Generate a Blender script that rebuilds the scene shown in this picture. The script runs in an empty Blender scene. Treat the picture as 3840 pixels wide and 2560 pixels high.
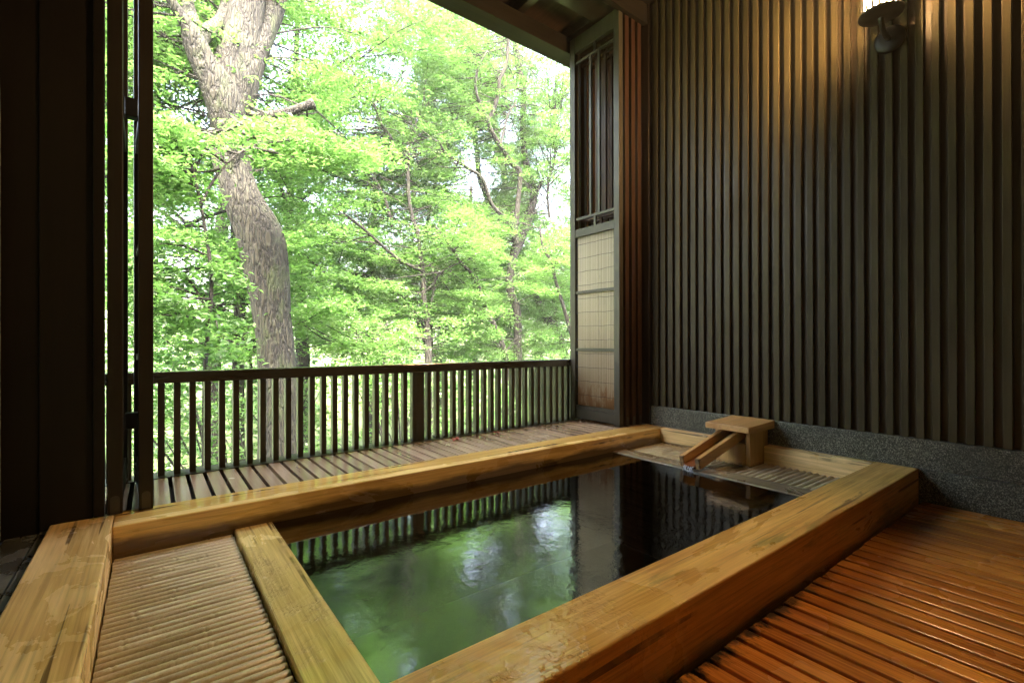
import bpy, bmesh, math, random
import numpy as np
from mathutils import Vector, Matrix
R = math.radians
random.seed(7); rng = np.random.default_rng(7)
scn = bpy.context.scene
col = scn.collection

# ------------------------------------------------------------------ camera
YAW, PIT, ROL, FPX, HC = R(37.111), R(.0888), R(-.0941), 1788.0, 0.745
Fv = Vector((math.sin(YAW)*math.cos(PIT), math.cos(YAW)*math.cos(PIT), math.sin(PIT)))
Rv = Vector((math.cos(YAW), -math.sin(YAW), 0)); Uv = Rv.cross(Fv)
Rv, Uv = math.cos(ROL)*Rv+math.sin(ROL)*Uv, -math.sin(ROL)*Rv+math.cos(ROL)*Uv
CP = Vector((0, 0, HC))
cam = bpy.data.cameras.new('camera'); co = bpy.data.objects.new('camera', cam); col.objects.link(co)
cam.sensor_width = 36; cam.lens = FPX/3840*36; cam.clip_start = .02; cam.clip_end = 2000
m = Matrix((Rv, Uv, -Fv)).transposed().to_4x4(); m.translation = CP; co.matrix_world = m
scn.camera = co

# ------------------------------------------------------------------ world, sun, exposure
EL, AZ = R(58), R(200)          # sun high behind the house, soft through thin cloud
w = bpy.data.worlds.new('World'); scn.world = w; w.use_nodes = True
nt = w.node_tree; bg = nt.nodes['Background']
sk = nt.nodes.new('ShaderNodeTexSky'); sk.sky_type = 'NISHITA'; sk.sun_disc = False
sk.sun_elevation = EL; sk.sun_rotation = AZ; sk.dust_density = 10; sk.ozone_density = 0; sk.air_density = 1.0
nt.links.new(sk.outputs[0], bg.inputs[0]); bg.inputs[1].default_value = .15
sl = bpy.data.lights.new('sun', 'SUN'); sl.energy = 1.1; sl.angle = R(25); sl.color = (1, .95, .86)
so = bpy.data.objects.new('sun', sl); col.objects.link(so)
sd = Vector((math.sin(AZ)*math.cos(EL), math.cos(AZ)*math.cos(EL), math.sin(EL)))
so.rotation_euler = sd.to_track_quat('Z', 'Y').to_euler(); so.location = sd*30
scn.view_settings.view_transform = 'Standard'; scn.view_settings.look = 'None'
scn.view_settings.gamma = 1; scn.view_settings.exposure = 4.5
LAMP = 88.0
cy = scn.cycles
cy.max_bounces = 10; cy.diffuse_bounces = 5; cy.glossy_bounces = 4; cy.transmission_bounces = 6; cy.transparent_max_bounces = 12
cy.caustics_reflective = False; cy.caustics_refractive = False; cy.sample_clamp_indirect = 8
cy.use_denoising = True
try: cy.denoiser = 'OPENIMAGEDENOISE'
except Exception: pass

# ------------------------------------------------------------------ helpers
def ray(x, y):                      # x, y in a 2352 px wide picture
    s = 3840/2352
    return Fv+Rv*((x*s-1920)/FPX)-Uv*((y*s-1280)/FPX)
def PY(x, y, Y): r = ray(x, y); return CP+r*(Y/r.y)
def pxm(x, y, Y):                   # metres per such pixel at that place
    r = ray(x, y); return (Y/r.y)*(3840/2352)/FPX
WL = {}
def tag(o, label=None, cat=None, group=None, kind=None):
    if label: o['label'] = label
    if cat: o['category'] = cat
    if group: o['group'] = group
    if kind: o['kind'] = kind
    return o
def thing(name, label, cat, loc=(0, 0, 0), group=None):
    o = bpy.data.objects.new(name, None); col.objects.link(o); o.location = loc
    o.empty_display_size = .1; WL[o] = Vector(loc)
    return tag(o, label, cat, group)
def copy_tree(o, parent=None):
    c = o.copy(); col.objects.link(c); c.parent = parent
    for ch in [x for x in bpy.data.objects if x.parent == o]: copy_tree(ch, c)
    return c
class MB:
    def __init__(s): s.v = []; s.f = []; s.sm = []
    def add(s, vs, fs, smooth=False):
        n = len(s.v); s.v += [tuple(v) for v in vs]; s.f += [tuple(i+n for i in f) for f in fs]; s.sm += [smooth]*len(fs); return s
    def hexa(s, p): return s.add(p, [(0,3,2,1),(4,5,6,7),(0,1,5,4),(1,2,6,5),(2,3,7,6),(3,0,4,7)])
    def box(s, x0, x1, y0, y1, z0, z1):
        return s.hexa([(x0,y0,z0),(x1,y0,z0),(x1,y1,z0),(x0,y1,z0),(x0,y0,z1),(x1,y0,z1),(x1,y1,z1),(x0,y1,z1)])
    def lathe(s, prof, c, axis='z', n=32, cap=True):
        vs = []; fs = []
        for r, h in prof:
            for k in range(n):
                a = 2*math.pi*k/n; p = (r*math.cos(a), r*math.sin(a), h)
                if axis == 'x': p = (p[2], p[0], p[1])
                if axis == 'y': p = (p[0], p[2], p[1])
                vs.append((c[0]+p[0], c[1]+p[1], c[2]+p[2]))
        for i in range(len(prof)-1):
            for k in range(n): fs.append((i*n+k, i*n+(k+1) % n, (i+1)*n+(k+1) % n, (i+1)*n+k))
        if cap: fs += [tuple(range(n))[::-1], tuple((len(prof)-1)*n+k for k in range(n))]
        return s.add(vs, fs, True)
    def tube(s, pts, rads, n=8, wob=0, cap=True):
        pts = [Vector(p) for p in pts]; t0 = (pts[1]-pts[0]).normalized()
        u = t0.orthogonal().normalized(); vs = []; fs = []
        ph = random.random()*50
        for i, p in enumerate(pts):
            t = (pts[min(i+1, len(pts)-1)]-pts[max(i-1, 0)]).normalized()
            u = (u-t*u.dot(t)).normalized(); v = t.cross(u)
            for k in range(n):
                a = 2*math.pi*k/n; r = rads[i]
                if wob: r *= 1+wob*(math.sin(3*a+i*.21+ph)*.5+math.sin(7*a-i*.13+ph)*.35+math.sin(11*a+i*.37)*.25+random.uniform(-.3, .3))
                vs.append(p+u*(r*math.cos(a))+v*(r*math.sin(a)))
        for i in range(len(pts)-1):
            for k in range(n): fs.append((i*n+k, i*n+(k+1) % n, (i+1)*n+(k+1) % n, (i+1)*n+k))
        if cap: fs += [tuple(range(n))[::-1], tuple((len(pts)-1)*n+k for k in range(n))]
        return s.add(vs, fs, True)
    def build(s, name, mat, parent=None, bevel=0, seg=2):
        o0 = WL[parent] if parent else Vector((0, 0, 0))
        me = bpy.data.meshes.new(name); me.from_pydata([tuple(Vector(v)-o0) for v in s.v], [], s.f)
        me.polygons.foreach_set('use_smooth', s.sm); me.materials.append(mat); me.update()
        o = bpy.data.objects.new(name, me); col.objects.link(o); o.parent = parent; WL[o] = o0
        if bevel:
            b = o.modifiers.new('bevel', 'BEVEL'); b.width = bevel; b.segments = seg; b.limit_method = 'ANGLE'; b.angle_limit = R(40)
        return o
def box(name, mat, parent, *d, bevel=.0015): return MB().box(*d).build(name, mat, parent, bevel)

# ------------------------------------------------------------------ materials
class NT:
    def __init__(s, name):
        s.m = bpy.data.materials.new(name); s.m.use_nodes = True; s.t = s.m.node_tree; s.n = s.t.nodes
        s.b = s.n['Principled BSDF']; s.out = s.n['Material Output']; s.co = s.n.new('ShaderNodeTexCoord').outputs['Object']
    def new(s, k): return s.n.new('ShaderNode'+k)
    def set(s, i, v):
        if hasattr(v, 'is_output'): s.t.links.new(v, i)
        else: i.default_value = v
    def map(s, scale, co=None, loc=(0, 0, 0)):
        n = s.new('Mapping'); s.set(n.inputs[0], co or s.co); n.inputs[3].default_value = scale; n.inputs[1].default_value = loc; return n.outputs[0]
    def noise(s, scale, co=None, detail=4, rough=.55, dist=0):
        n = s.new('TexNoise'); s.set(n.inputs['Vector'], co or s.co); n.inputs['Scale'].default_value = scale
        n.inputs['Detail'].default_value = detail; n.inputs['Roughness'].default_value = rough; n.inputs['Distortion'].default_value = dist
        return n.outputs['Fac']
    def ramp(s, f, stops):
        n = s.new('ValToRGB'); s.set(n.inputs[0], f); e = n.color_ramp.elements
        while len(e) < len(stops): e.new(.5)
        for k, (p, c) in enumerate(stops): e[k].position = p; e[k].color = (*c, 1) if len(c) == 3 else c
        return n.outputs[0]
    def rng(s, f, a, b, c=0, d=1, smooth=True):
        n = s.new('MapRange'); s.set(n.inputs[0], f)
        for i, v in enumerate((a, b, c, d)): n.inputs[i+1].default_value = v
        if smooth: n.interpolation_type = 'SMOOTHSTEP'
        return n.outputs[0]
    def math(s, op, a, b=0):
        n = s.new('Math'); n.operation = op; s.set(n.inputs[0], a); s.set(n.inputs[1], b); return n.outputs[0]
    def mix(s, f, a, b, mode='MIX'):
        n = s.new('Mix'); n.data_type = 'RGBA'; n.blend_type = mode
        s.set(n.inputs[0], f); s.set(n.inputs[6], a if hasattr(a, 'is_output') else (*a, 1)); s.set(n.inputs[7], b if hasattr(b, 'is_output') else (*b, 1)); return n.outputs[2]
    def bump(s, h, st=.3, d=.01, nrm=None):
        n = s.new('Bump'); s.set(n.inputs['Height'], h); n.inputs['Strength'].default_value = st; n.inputs['Distance'].default_value = d
        if nrm: s.set(n.inputs['Normal'], nrm)
        return n.outputs[0]
    def xyz(s, co=None):
        n = s.new('SeparateXYZ'); s.set(n.inputs[0], co or s.co); return n.outputs
    def P(s, **k):
        for a, v in k.items():
            i = s.b.inputs[a.replace('_', ' ')]
            s.set(i, (*v, 1) if isinstance(v, tuple) and len(v) == 3 else v)
        return s.m
def wood(name, dark, light, axis='x', rough=(.35, .6), fine=90, spec=.5, bump=.15, streak=None, coat=0, vary=0):
    t = NT(name); k = {'x': (.05, 1, 1), 'y': (1, .05, 1), 'z': (1, 1, .05)}[axis]
    g1 = t.noise(fine, t.map(k), 5, .6, .4); g2 = t.noise(fine*.18, t.map(k), 3, .5, .8); g3 = t.noise(2.3, None, 3)
    f = t.math('ADD', t.math('MULTIPLY', g1, .45), t.math('ADD', t.math('MULTIPLY', g2, .4), t.math('MULTIPLY', g3, .3)))
    if vary: f = t.math('ADD', f, t.math('MULTIPLY', t.math('SUBTRACT', t.new('NewGeometry').outputs['Random Per Island'], .5), vary))
    c = t.ramp(f, [(.38, dark), (.72, light)])
    if streak:
        sm = t.rng(t.noise(fine*.35, t.map({'x': (.035, 1, 1), 'y': (1, .035, 1), 'z': (1, 1, .035)}[axis]), 3, .5), .62, .72)
        c = t.mix(t.math('MULTIPLY', sm, .6), c, streak)
    t.P(Base_Color=c, Roughness=t.rng(g3, .3, .7, *rough, smooth=False), Normal=t.bump(f, bump, .004))
    t.b.inputs['Specular IOR Level'].default_value = spec
    t.b.inputs['Specular Tint'].default_value = (1, .95, .78, 1)
    if coat: t.b.inputs['Coat Weight'].default_value = coat; t.b.inputs['Coat Roughness'].default_value = .12
    return t.m
def tubwood(name, axis, dark, light, wetside=None, mould=False, drops=None, wetamt=.5):
    """oiled cypress beam: grain, dark cracks, puddles of standing water (glossy, darker) on it"""
    t = NT(name); k = {'x': (.06, 1, 1), 'y': (1, .06, 1)}[axis]; k2 = {'x': (.022, 1, 1), 'y': (1, .022, 1)}[axis]
    g1 = t.noise(70, t.map(k), 6, .62, .5); g2 = t.noise(14, t.map(k), 3, .5, 1.2); g3 = t.noise(3.1, None, 3)
    f = t.math('ADD', t.math('MULTIPLY', g1, .4), t.math('ADD', t.math('MULTIPLY', g2, .4), t.math('MULTIPLY', g3, .25)))
    c = t.ramp(f, [(.40, dark), (.52, tuple((a+b)/2 for a, b in zip(dark, light))), (.64, light)])
    cr = t.math('MULTIPLY', t.rng(t.noise(48, t.map(k2), 2, .4, .3), .61, .66), t.rng(t.noise(4), .42, .55))
    c = t.mix(t.math('MULTIPLY', cr, .8), c, (.05, .03, .012))
    ln = t.noise(150, t.map({'x': (.018, 1, 1), 'y': (1, .018, 1)}[axis]), 3, .6, .25)
    c = t.mix(t.math('MULTIPLY', t.rng(ln, .50, .66), .32), c, tuple(q*.42 for q in dark))
    c = t.mix(t.math('MULTIPLY', t.rng(ln, .46, .34), .25), c, tuple(min(1, q*1.25) for q in light))
    gp = t.new('NewGeometry'); x, y, z = t.xyz(gp.outputs['Position'])
    if wetside:
        wl = t.rng(t.math('ADD', z, t.math('MULTIPLY', t.noise(9, t.map((.35, 1, 1)), 4, .6), -.07)), .078, .045)
        c = t.mix(t.math('MULTIPLY', wl, .85), c, (.035, .018, .008))
    if mould:
        mm = t.math('MULTIPLY', t.rng(t.noise(7, t.map({'x': (.16, 1, 1), 'y': (1, .16, 1)}[axis], loc=(.6, .2, 0)), 6, .7), .56, .68), .75)
        c = t.mix(mm, c, (.16, .15, .03))
        m2 = t.math('MULTIPLY', t.rng(t.noise(9, t.map({'x': (.2, 1, 1), 'y': (1, .2, 1)}[axis], loc=(3.1, .7, 0)), 6, .75), .62, .72), .8)
        c = t.mix(m2, c, (.07, .045, .02))
    wn = t.noise(4.2 if mould else 3.6, t.map({'x': (.5, 1.4, 1), 'y': (1.4, .8, 1)}[axis]), 5, .62, .9)
    wet = t.rng(wn, wetamt-.02, wetamt+.03)
    wet = t.math('MULTIPLY', wet, .6)
    if wetside: wet = t.math('MAXIMUM', t.math('MULTIPLY', wet, 1), t.rng(t.math('ADD', y, t.math('MULTIPLY', wn, .12)), *wetside))
    cw = t.mix(1, c, (.90, .86, .76), 'MULTIPLY'); c = t.mix(wet, c, cw)
    h = t.math('MULTIPLY', t.math('SUBTRACT', 1, wet), f)
    ripple = t.noise(9, None, 3, .5, .3)
    nrm = t.bump(h, .25, .002, t.bump(t.math('MULTIPLY', ripple, wet), .05, .006))
    if drops:
        x0, x1 = drops
        dm = t.math('MULTIPLY', t.rng(x, x0-.3, x0+.15), t.rng(x, x1+.25, x1-.2))
        dn = t.rng(t.noise(75, None, 3, .55, .4), .45, .75)
        nrm = t.bump(t.math('MULTIPLY', t.math('MULTIPLY', dn, dm), t.rng(t.noise(7, None, 4, .6), .45, .65)), .55, .008, nrm)
        wet = t.math('MAXIMUM', wet, t.math('MULTIPLY', dm, t.rng(t.noise(5, None, 4, .6), .38, .5)))
    t.P(Base_Color=c, Roughness=t.rng(wet, 0, 1,   .5, .035, smooth=False), Normal=nrm)
    return t.m

HD, HL = (.48, .28, .08), (.78, .54, .20)
M = {}
M['beam_x'] = tubwood('cypress beam front', 'x', (.46, .24, .055), (.78, .50, .16), mould=True, drops=(.35, .95), wetamt=.585)
M['beam_win'] = tubwood('cypress beam window', 'x', HD, HL, wetside=(2.115, 2.125))
M['beam_y'] = tubwood('cypress beam left', 'y', (.54, .35, .12), (.80, .58, .27), wetamt=.52)
M['divider'] = tubwood('cypress divider', 'y', (.48, .35, .12), (.80, .62, .27), wetamt=.44, drops=(.0, 1))
M['divider_old'] = tubwood('grey worn divider', 'y', (.10, .075, .045), (.34, .27, .16), wetamt=.47)
M['spout'] = wood('cypress spout', (.34, .17, .05), (.62, .37, .13), 'z', (.3, .5), 60, bump=.1)
M['trough'] = wood('cypress trough', (.36, .18, .055), (.66, .40, .16), 'x', (.25, .5), 60, bump=.1)
for nm in ('spout', 'trough'):
    mt = M[nm]; t = NT.__new__(NT); t.m = mt; t.t = mt.node_tree; t.n = t.t.nodes; t.b = t.n['Principled BSDF']; t.co = None
    gp = t.new('NewGeometry'); x, y, z = t.xyz(gp.outputs['Position']); lk = t.b.inputs['Base Color'].links[0].from_socket
    nz = t.noise(30, gp.outputs['Position'], 5, .65)
    a = t.rng(t.math('ADD', z, t.math('MULTIPLY', nz, -.05)), .040, .015) if nm == 'spout' else t.math('MULTIPLY', t.rng(t.math('ADD', x, t.math('MULTIPLY', nz, .05)), 2.345, 2.325), t.rng(x, 2.2, 2.21))
    t.set(t.b.inputs['Base Color'], t.mix(t.math('MULTIPLY', a, .85), lk, (.05, .025, .01)))
M['trough_in'] = wood('stained trough bed', (.10, .03, .012), (.26, .10, .04), 'x', (.1, .3), 60)
DK, DL = (.008, .0045, .0028), (.022, .014, .009)
M['dark_z'] = wood('dark stained wood', DK, DL, 'z', (.28, .5), 80, bump=.2)
M['dark_x'] = wood('dark stained rail', DK, DL, 'x', (.25, .45), 80, bump=.2)
M['dark_y'] = wood('dark stained beam', (.005, .0035, .0024), (.015, .010, .0065), 'y', (.35, .6), 60)
M['slat'] = wood('lattice batten', (.028, .022, .010), (.062, .050, .023), 'z', (.38, .55), 90, spec=.2, bump=.2, vary=.22)
M['board_dark'] = wood('lattice backing', (.018, .013, .007), (.036, .026, .015), 'z', (.3, .5), 60)
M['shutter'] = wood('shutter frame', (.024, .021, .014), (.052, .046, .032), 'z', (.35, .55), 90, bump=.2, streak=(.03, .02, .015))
M['soffit'] = wood('weathered soffit', (.02, .013, .009), (.08, .05, .03), 'y', (.6, .8), 30, bump=.4)
M['deck'] = wood('wet deck slats', (.21, .145, .09), (.40, .295, .20), 'y', (.14, .28), 60, bump=.06, coat=.3, vary=.25)
M['rail'] = wood('railing wood', (.010, .010, .006), (.026, .024, .014), 'z', (.3, .5), 60, bump=.2)
M['rail_top'] = wood('railing top with sky sheen', (.014, .013, .009), (.035, .033, .024), 'x', (.16, .3), 60, bump=.08, coat=.6)  # railing wood lightened to paint in the sky's sheen, plus a glossy coat
M['matte'] = wood('old dark eave timber', (.005, .004, .003), (.014, .011, .007), 'x', (.6, .8), 60, .2)
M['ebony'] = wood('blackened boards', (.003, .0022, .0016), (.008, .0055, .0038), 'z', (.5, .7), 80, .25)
M['shutter_dark'] = wood('shaded shutter wood', (.010, .008, .006), (.022, .018, .013), 'z', (.4, .6), 90, .3)  # same shutter wood, the left side's shade painted into its colour
M['shutter_red'] = wood('lamp-reddened shutter wood', (.018, .008, .004), (.045, .021, .011), 'z', (.4, .6), 90, .3)  # same shutter wood, the lamp's dull red light painted into its colour
M['black'] = NT('black iron').P(Base_Color=(.006, .006, .005), Roughness=.5)
M['steel'] = NT('weathered plate').P(Base_Color=(.08, .07, .055), Roughness=.4, Metallic=.8)
M['wire'] = NT('blind cord').P(Base_Color=(.06, .06, .07), Roughness=.7)
M['void'] = NT('dark gap').P(Base_Color=(.006, .005, .004), Roughness=.9)
# duckboard: orange cedar, ends rotted dark next to the tub
t = NT('cedar duckboard'); x, y, z = t.xyz()
idn = t.new('NewGeometry').outputs['Random Per Island']; g1 = t.noise(90, t.map((1, .05, 1)), 5, .6, .5); g2 = t.noise(16, t.map((1, .12, 1)), 3, .5, .6)
f = t.math('ADD', t.math('MULTIPLY', g1, .4), t.math('ADD', t.math('MULTIPLY', g2, .4), t.math('MULTIPLY', idn, .22)))
c = t.ramp(f, [(.36, (.34, .105, .016)), (.55, (.62, .225, .032)), (.7, (.78, .33, .055))])
ln = t.noise(170, t.map((1, .02, 1)), 3, .6, .25)
c = t.mix(t.math('MULTIPLY', t.rng(ln, .50, .66), .5), c, (.18, .06, .012)); c = t.mix(t.math('MULTIPLY', t.rng(ln, .46, .34), .3), c, (.85, .42, .10))
rot = t.rng(t.math('ADD', y, t.math('MULTIPLY', t.noise(22, t.map((1.6, .7, 1)), 6, .7), .16)), .655, .70)
rot = t.math('MULTIPLY', rot, t.rng(x, 2.1, 1.3, .15, 1))
c = t.mix(rot, c, (.03, .018, .01))
st = t.math('MULTIPLY', t.rng(t.noise(5, t.map((3, .5, 1)), 5, .65), .56, .68), .5); c = t.mix(st, c, (.20, .12, .04))
wt = t.noise(3, None, 3)
t.P(Base_Color=c, Roughness=t.rng(wt, .35, .65, .16, .34, smooth=False), Normal=t.bump(f, .2, .003)); M['floor'] = t.m
# granite
t = NT('dark granite'); v = t.new('TexVoronoi'); t.set(v.inputs[0], t.co); v.inputs['Scale'].default_value = 260
sx = t.new('SeparateColor'); t.set(sx.inputs[0], v.outputs['Color'])
g = t.math('ADD', t.math('MULTIPLY', sx.outputs[0], .6), t.math('MULTIPLY', t.noise(140, None, 3, .7), .5))
c = t.ramp(g, [(.25, (.012, .013, .010)), (.5, (.05, .052, .040)), (.72, (.14, .145, .11)), (.95, (.36, .35, .27))])
c = t.mix(t.math('MULTIPLY', t.rng(t.noise(3.5), .45, .7), .45), c, (.03, .035, .03))
t.P(Base_Color=c, Roughness=.35, Specular_Tint=(1, 1, .82), Normal=t.bump(g, .1, .002)); M['granite'] = t.m
# bamboo
t = NT('bamboo poles'); n1 = t.noise(60, t.map((.12, 1, 1)), 4); n2 = t.noise(160, None, 3, .7)
c = t.ramp(t.math('ADD', t.math('MULTIPLY', n1, .6), t.math('MULTIPLY', n2, .4)), [(.35, (.38, .31, .19)), (.55, (.52, .45, .30)), (.72, (.66, .59, .43))])
c = t.mix(t.math('MULTIPLY', t.rng(t.noise(240, t.map((.35, 1, 1)), 4, .7), .52, .66), .28), c, (.18, .11, .045))
c = t.mix(t.math('MULTIPLY', t.new('NewGeometry').outputs['Random Per Island'], .12), c, (.34, .25, .13))
t.P(Base_Color=c, Roughness=.28, Normal=t.bump(n2, .25, .002)); M['bamboo'] = t.m
# reed blind with rust-brown stains near its foot
t = NT('reed blind'); x, y, z = t.xyz(); pn = t.noise(1, t.map((0, 165, 0)), 0)
c = t.ramp(pn, [(.3, (.36, .29, .17)), (.5, (.56, .49, .33)), (.7, (.70, .63, .45))])
sp = t.rng(t.math('SUBTRACT', t.math('MULTIPLY', t.noise(14, t.map((1, 2.2, .7)), 5, .65), .62), z), .02, .20)
c = t.mix(t.math('MULTIPLY', sp, .8), c, (.32, .15, .045)); 
c = t.mix(t.math('MULTIPLY', t.rng(t.noise(30, t.map((1, 1, .25)), 4, .7), .6, .7), .3), c, (.2, .16, .1))
t.P(Base_Color=c, Roughness=.6); M['reed'] = t.m
# left wet stone and pale wall screen
t = NT('wet stone'); n1 = t.noise(8, None, 6, .65)
t.P(Base_Color=t.ramp(n1, [(.35, (.03, .03, .024)), (.65, (.12, .12, .10))]), Roughness=t.rng(n1, .4, .6, .15, .5), Normal=t.bump(n1, .4, .01)); M['stone'] = t.m
t = NT('pale plaster'); t.P(Base_Color=t.ramp(t.noise(3), [(.3, (.16, .20, .16)), (.7, (.22, .27, .22))]), Roughness=.5); M['plaster'] = t.m
# tub lining and water
t = NT('tub lining'); n1 = t.noise(3.2, None, 5, .6, .8); n2 = t.noise(9, None, 5, .65)
c = t.ramp(n1, [(.35, (.035, .055, .045)), (.55, (.06, .09, .08)), (.7, (.12, .09, .035))])
c = t.mix(t.math('MULTIPLY', t.rng(n2, .5, .7), .4), c, (.02, .03, .02))
t.P(Base_Color=c, Roughness=.6); M['lining'] = t.m
t = NT('spring water')
h1 = t.noise(7.5, t.map((1, .8, 1)), 3, .55, 1.2); h2 = t.noise(26, t.map((.8, .8, 1)), 4, .6, 1.8)
wy = t.xyz()[1]; wm = t.rng(wy, 2.02, 1.2, .12, 1.0)
hh = t.math('MULTIPLY', wm, t.math('ADD', t.math('MULTIPLY', h1, 1.0), t.math('MULTIPLY', h2, .42)))
nr = t.bump(hh, .13, .008)
gl = t.new('BsdfGlossy'); gl.inputs['Roughness'].default_value = .015; t.set(gl.inputs['Normal'], nr); gl.inputs['Color'].default_value = (1, 1, 1, 1)
tr = t.new('BsdfTransparent'); tr.inputs['Color'].default_value = (.12, .15, .14, 1)
fr = t.new('Fresnel'); fr.inputs['IOR'].default_value = 2.05; t.set(fr.inputs['Normal'], nr)
mx = t.new('MixShader'); t.set(mx.inputs[0], fr.outputs[0]); t.set(mx.inputs[1], tr.outputs[0]); t.set(mx.inputs[2], gl.outputs[0])
t.set(t.out.inputs[0], mx.outputs[0]); M['water'] = t.m
t = NT('falling water'); t.P(Base_Color=(.8, .85, .9), Roughness=.1, Alpha=.35); M['stream'] = t.m
# bark and leaves
def bark(name, a, b, c3, sc=1, moss=None):
    t = NT(name); v = t.new('TexVoronoi'); v.feature = 'DISTANCE_TO_EDGE'; v.inputs['Scale'].default_value = 16*sc
    n0 = t.noise(7*sc, None, 4); cc = t.map((1, 1, .11))
    ad = t.new('VectorMath'); ad.operation = 'ADD'; t.set(ad.inputs[0], cc)
    nn = t.new('TexNoise'); nn.inputs['Scale'].default_value = 6*sc; nn.inputs['Detail'].default_value = 4; t.set(nn.inputs[0], t.map((1, 1, .35)))
    ms = t.new('VectorMath'); ms.operation = 'SCALE'; ms.inputs['Scale'].default_value = .16/sc; t.set(ms.inputs[0], nn.outputs['Color'])
    t.set(ad.inputs[1], ms.outputs[0]); t.set(v.inputs['Vector'], ad.outputs[0])
    e = t.rng(v.outputs['Distance'], 0, .22)
    c = t.mix(e, a, b); c = t.mix(t.math('MULTIPLY', t.rng(n0, .5, .68), .7), c, c3)
    if moss: c = t.mix(t.math('MULTIPLY', t.rng(t.noise(2.2*sc, t.map((1, 1, .5), loc=(1, 2, 0)), 5, .65), .52, .64), .75), c, moss)
    t.P(Base_Color=c, Roughness=.85, Normal=t.bump(t.math('ADD', e, t.math('MULTIPLY', n0, .4)), .9, .02)); return t.m
M['oak'] = bark('rough oak bark', (.004, .003, .002), (.022, .020, .012), (.043, .042, .029), 1.7, (.030, .042, .012))
M['bark_grey'] = bark('smooth grey bark', (.010, .008, .006), (.020, .017, .012), (.036, .032, .024), .8, (.03, .038, .015))
M['bark_dark'] = bark('dark bark', (.008, .006, .005), (.022, .017, .012), (.038, .033, .024), 1.2)
def leafmat(name, a, b, trans=.5):
    t = NT(name); g = t.new('NewGeometry'); r = g.outputs['Random Per Island']
    f = t.math('ADD', t.math('MULTIPLY', r, .6), t.math('MULTIPLY', t.rng(t.noise(.8, None, 2), .3, .7), .4))
    c = t.ramp(f, [(.1, a), (.9, b)])
    d = t.new('BsdfDiffuse'); t.set(d.inputs[0], c); tl = t.new('BsdfTranslucent')
    t.set(tl.inputs[0], t.mix(1, c, (1.0, 1.15, .8), 'MULTIPLY'))
    gs = t.new('BsdfGlossy'); gs.inputs['Roughness'].default_value = .4; gs.inputs[0].default_value = (1, 1, 1, 1)
    m1 = t.new('MixShader'); m1.inputs[0].default_value = trans; t.set(m1.inputs[1], d.outputs[0]); t.set(m1.inputs[2], tl.outputs[0])
    m2 = t.new('MixShader'); m2.inputs[0].default_value = .035; t.set(m2.inputs[1], m1.outputs[0]); t.set(m2.inputs[2], gs.outputs[0])
    t.set(t.out.inputs[0], m2.outputs[0]); return t.m
M['maple'] = leafmat('maple leaves', (.066, .150, .036), (.150, .255, .080), .6)
M['oakleaf'] = leafmat('broad leaves', (.060, .138, .035), (.140, .245, .078), .55)
M['bushleaf'] = leafmat('bush leaves', (.066, .145, .036), (.145, .245, .075), .55)
M['farleaf'] = leafmat('far leaves', (.07, .15, .05), (.14, .25, .085), .55)
t = NT('forest floor'); M['ground'] = t.P(Base_Color=t.ramp(t.noise(.6, None, 6, .7), [(.35, (.045, .065, .02)), (.65, (.10, .14, .04))]), Roughness=.95)

# ------------------------------------------------------------------ the room's shell
ZC = 3.2; XW = 2.877; XL = -.37; YB = -2.4
def struct(name, mat, *d, bevel=0):
    return tag(box(name, mat, None, *d, bevel=bevel), kind='structure')
struct('floor_slab', M['void'], -.42, 3.1, YB-.1, .625, -.3, -.12)
mb = MB(); xb = 2.873
while xb > -.2:
    mb.box(xb-.0530, xb, YB, .622+random.uniform(-.003, .003), -.035, random.uniform(-.0015, 0)); xb -= .0655
tag(mb.build('wooden_floor', M['floor'], None, .003), kind='structure')
struct('ceiling', M['dark_y'], -.5, 3.1, YB-.1, 2.215, ZC, ZC+.1)
struct('rear_wall', M['dark_z'], -.5, 3.1, YB-.1, YB, -.2, ZC)
# long left wall with a pale arched panel
lw = thing('side_wall', 'dark side wall at the left edge with a pale plaster panel', 'wall', (XL-.1, -1, 0))
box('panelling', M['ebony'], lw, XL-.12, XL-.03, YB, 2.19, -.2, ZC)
mb = MB(); pts = [(-2.3, .14), (2.12, .14), (2.12, 1.45)]
pts += [(1.80+.32*math.cos(a), 1.45+.42*math.sin(a)) for a in [R(q) for q in range(8, 91, 8)]] + [(-2.3, 1.87)]
n = len(pts)
mb.add([(XL-.029, y, z) for y, z in pts]+[(XL, y, z) for y, z in pts], [tuple(range(n))[::-1], tuple(range(n, 2*n))]+[(i, (i+1) % n, n+(i+1) % n, n+i) for i in range(n)])
mb.build('plaster_panel', M['plaster'], lw)
# lattice wall on the right
lat = thing('lattice_wall', 'tall dark wall of vertical timber battens behind the tub', 'wall', (2.95, 0, .287))
box('backing_board', M['board_dark'], lat, 2.907, 3.0, YB, 2.155, .2885, ZC)
mb = MB(); y = .674
ys = [.674+k*.0588 for k in range(25)]+[.674-k*.0575 for k in range(1, 53)]
for y in ys:
    d = random.uniform(-.001, .001); mb.box(2.884+d, 2.9065, y, y+.0285, .2885, ZC-.001)
mb.build('battens', M['slat'], lat, .0012)
gr = thing('granite_base', 'speckled dark granite band along the foot of the lattice wall', 'wall base', (2.93, 0, 0))
box('upper_slab', M['granite'], gr, XW, 3.0, YB, 2.14, .151, .287, bevel=.002)
box('lower_slab', M['granite'], gr, XW, 3.0, YB, 2.14, -.1, .149, bevel=.002)
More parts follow.
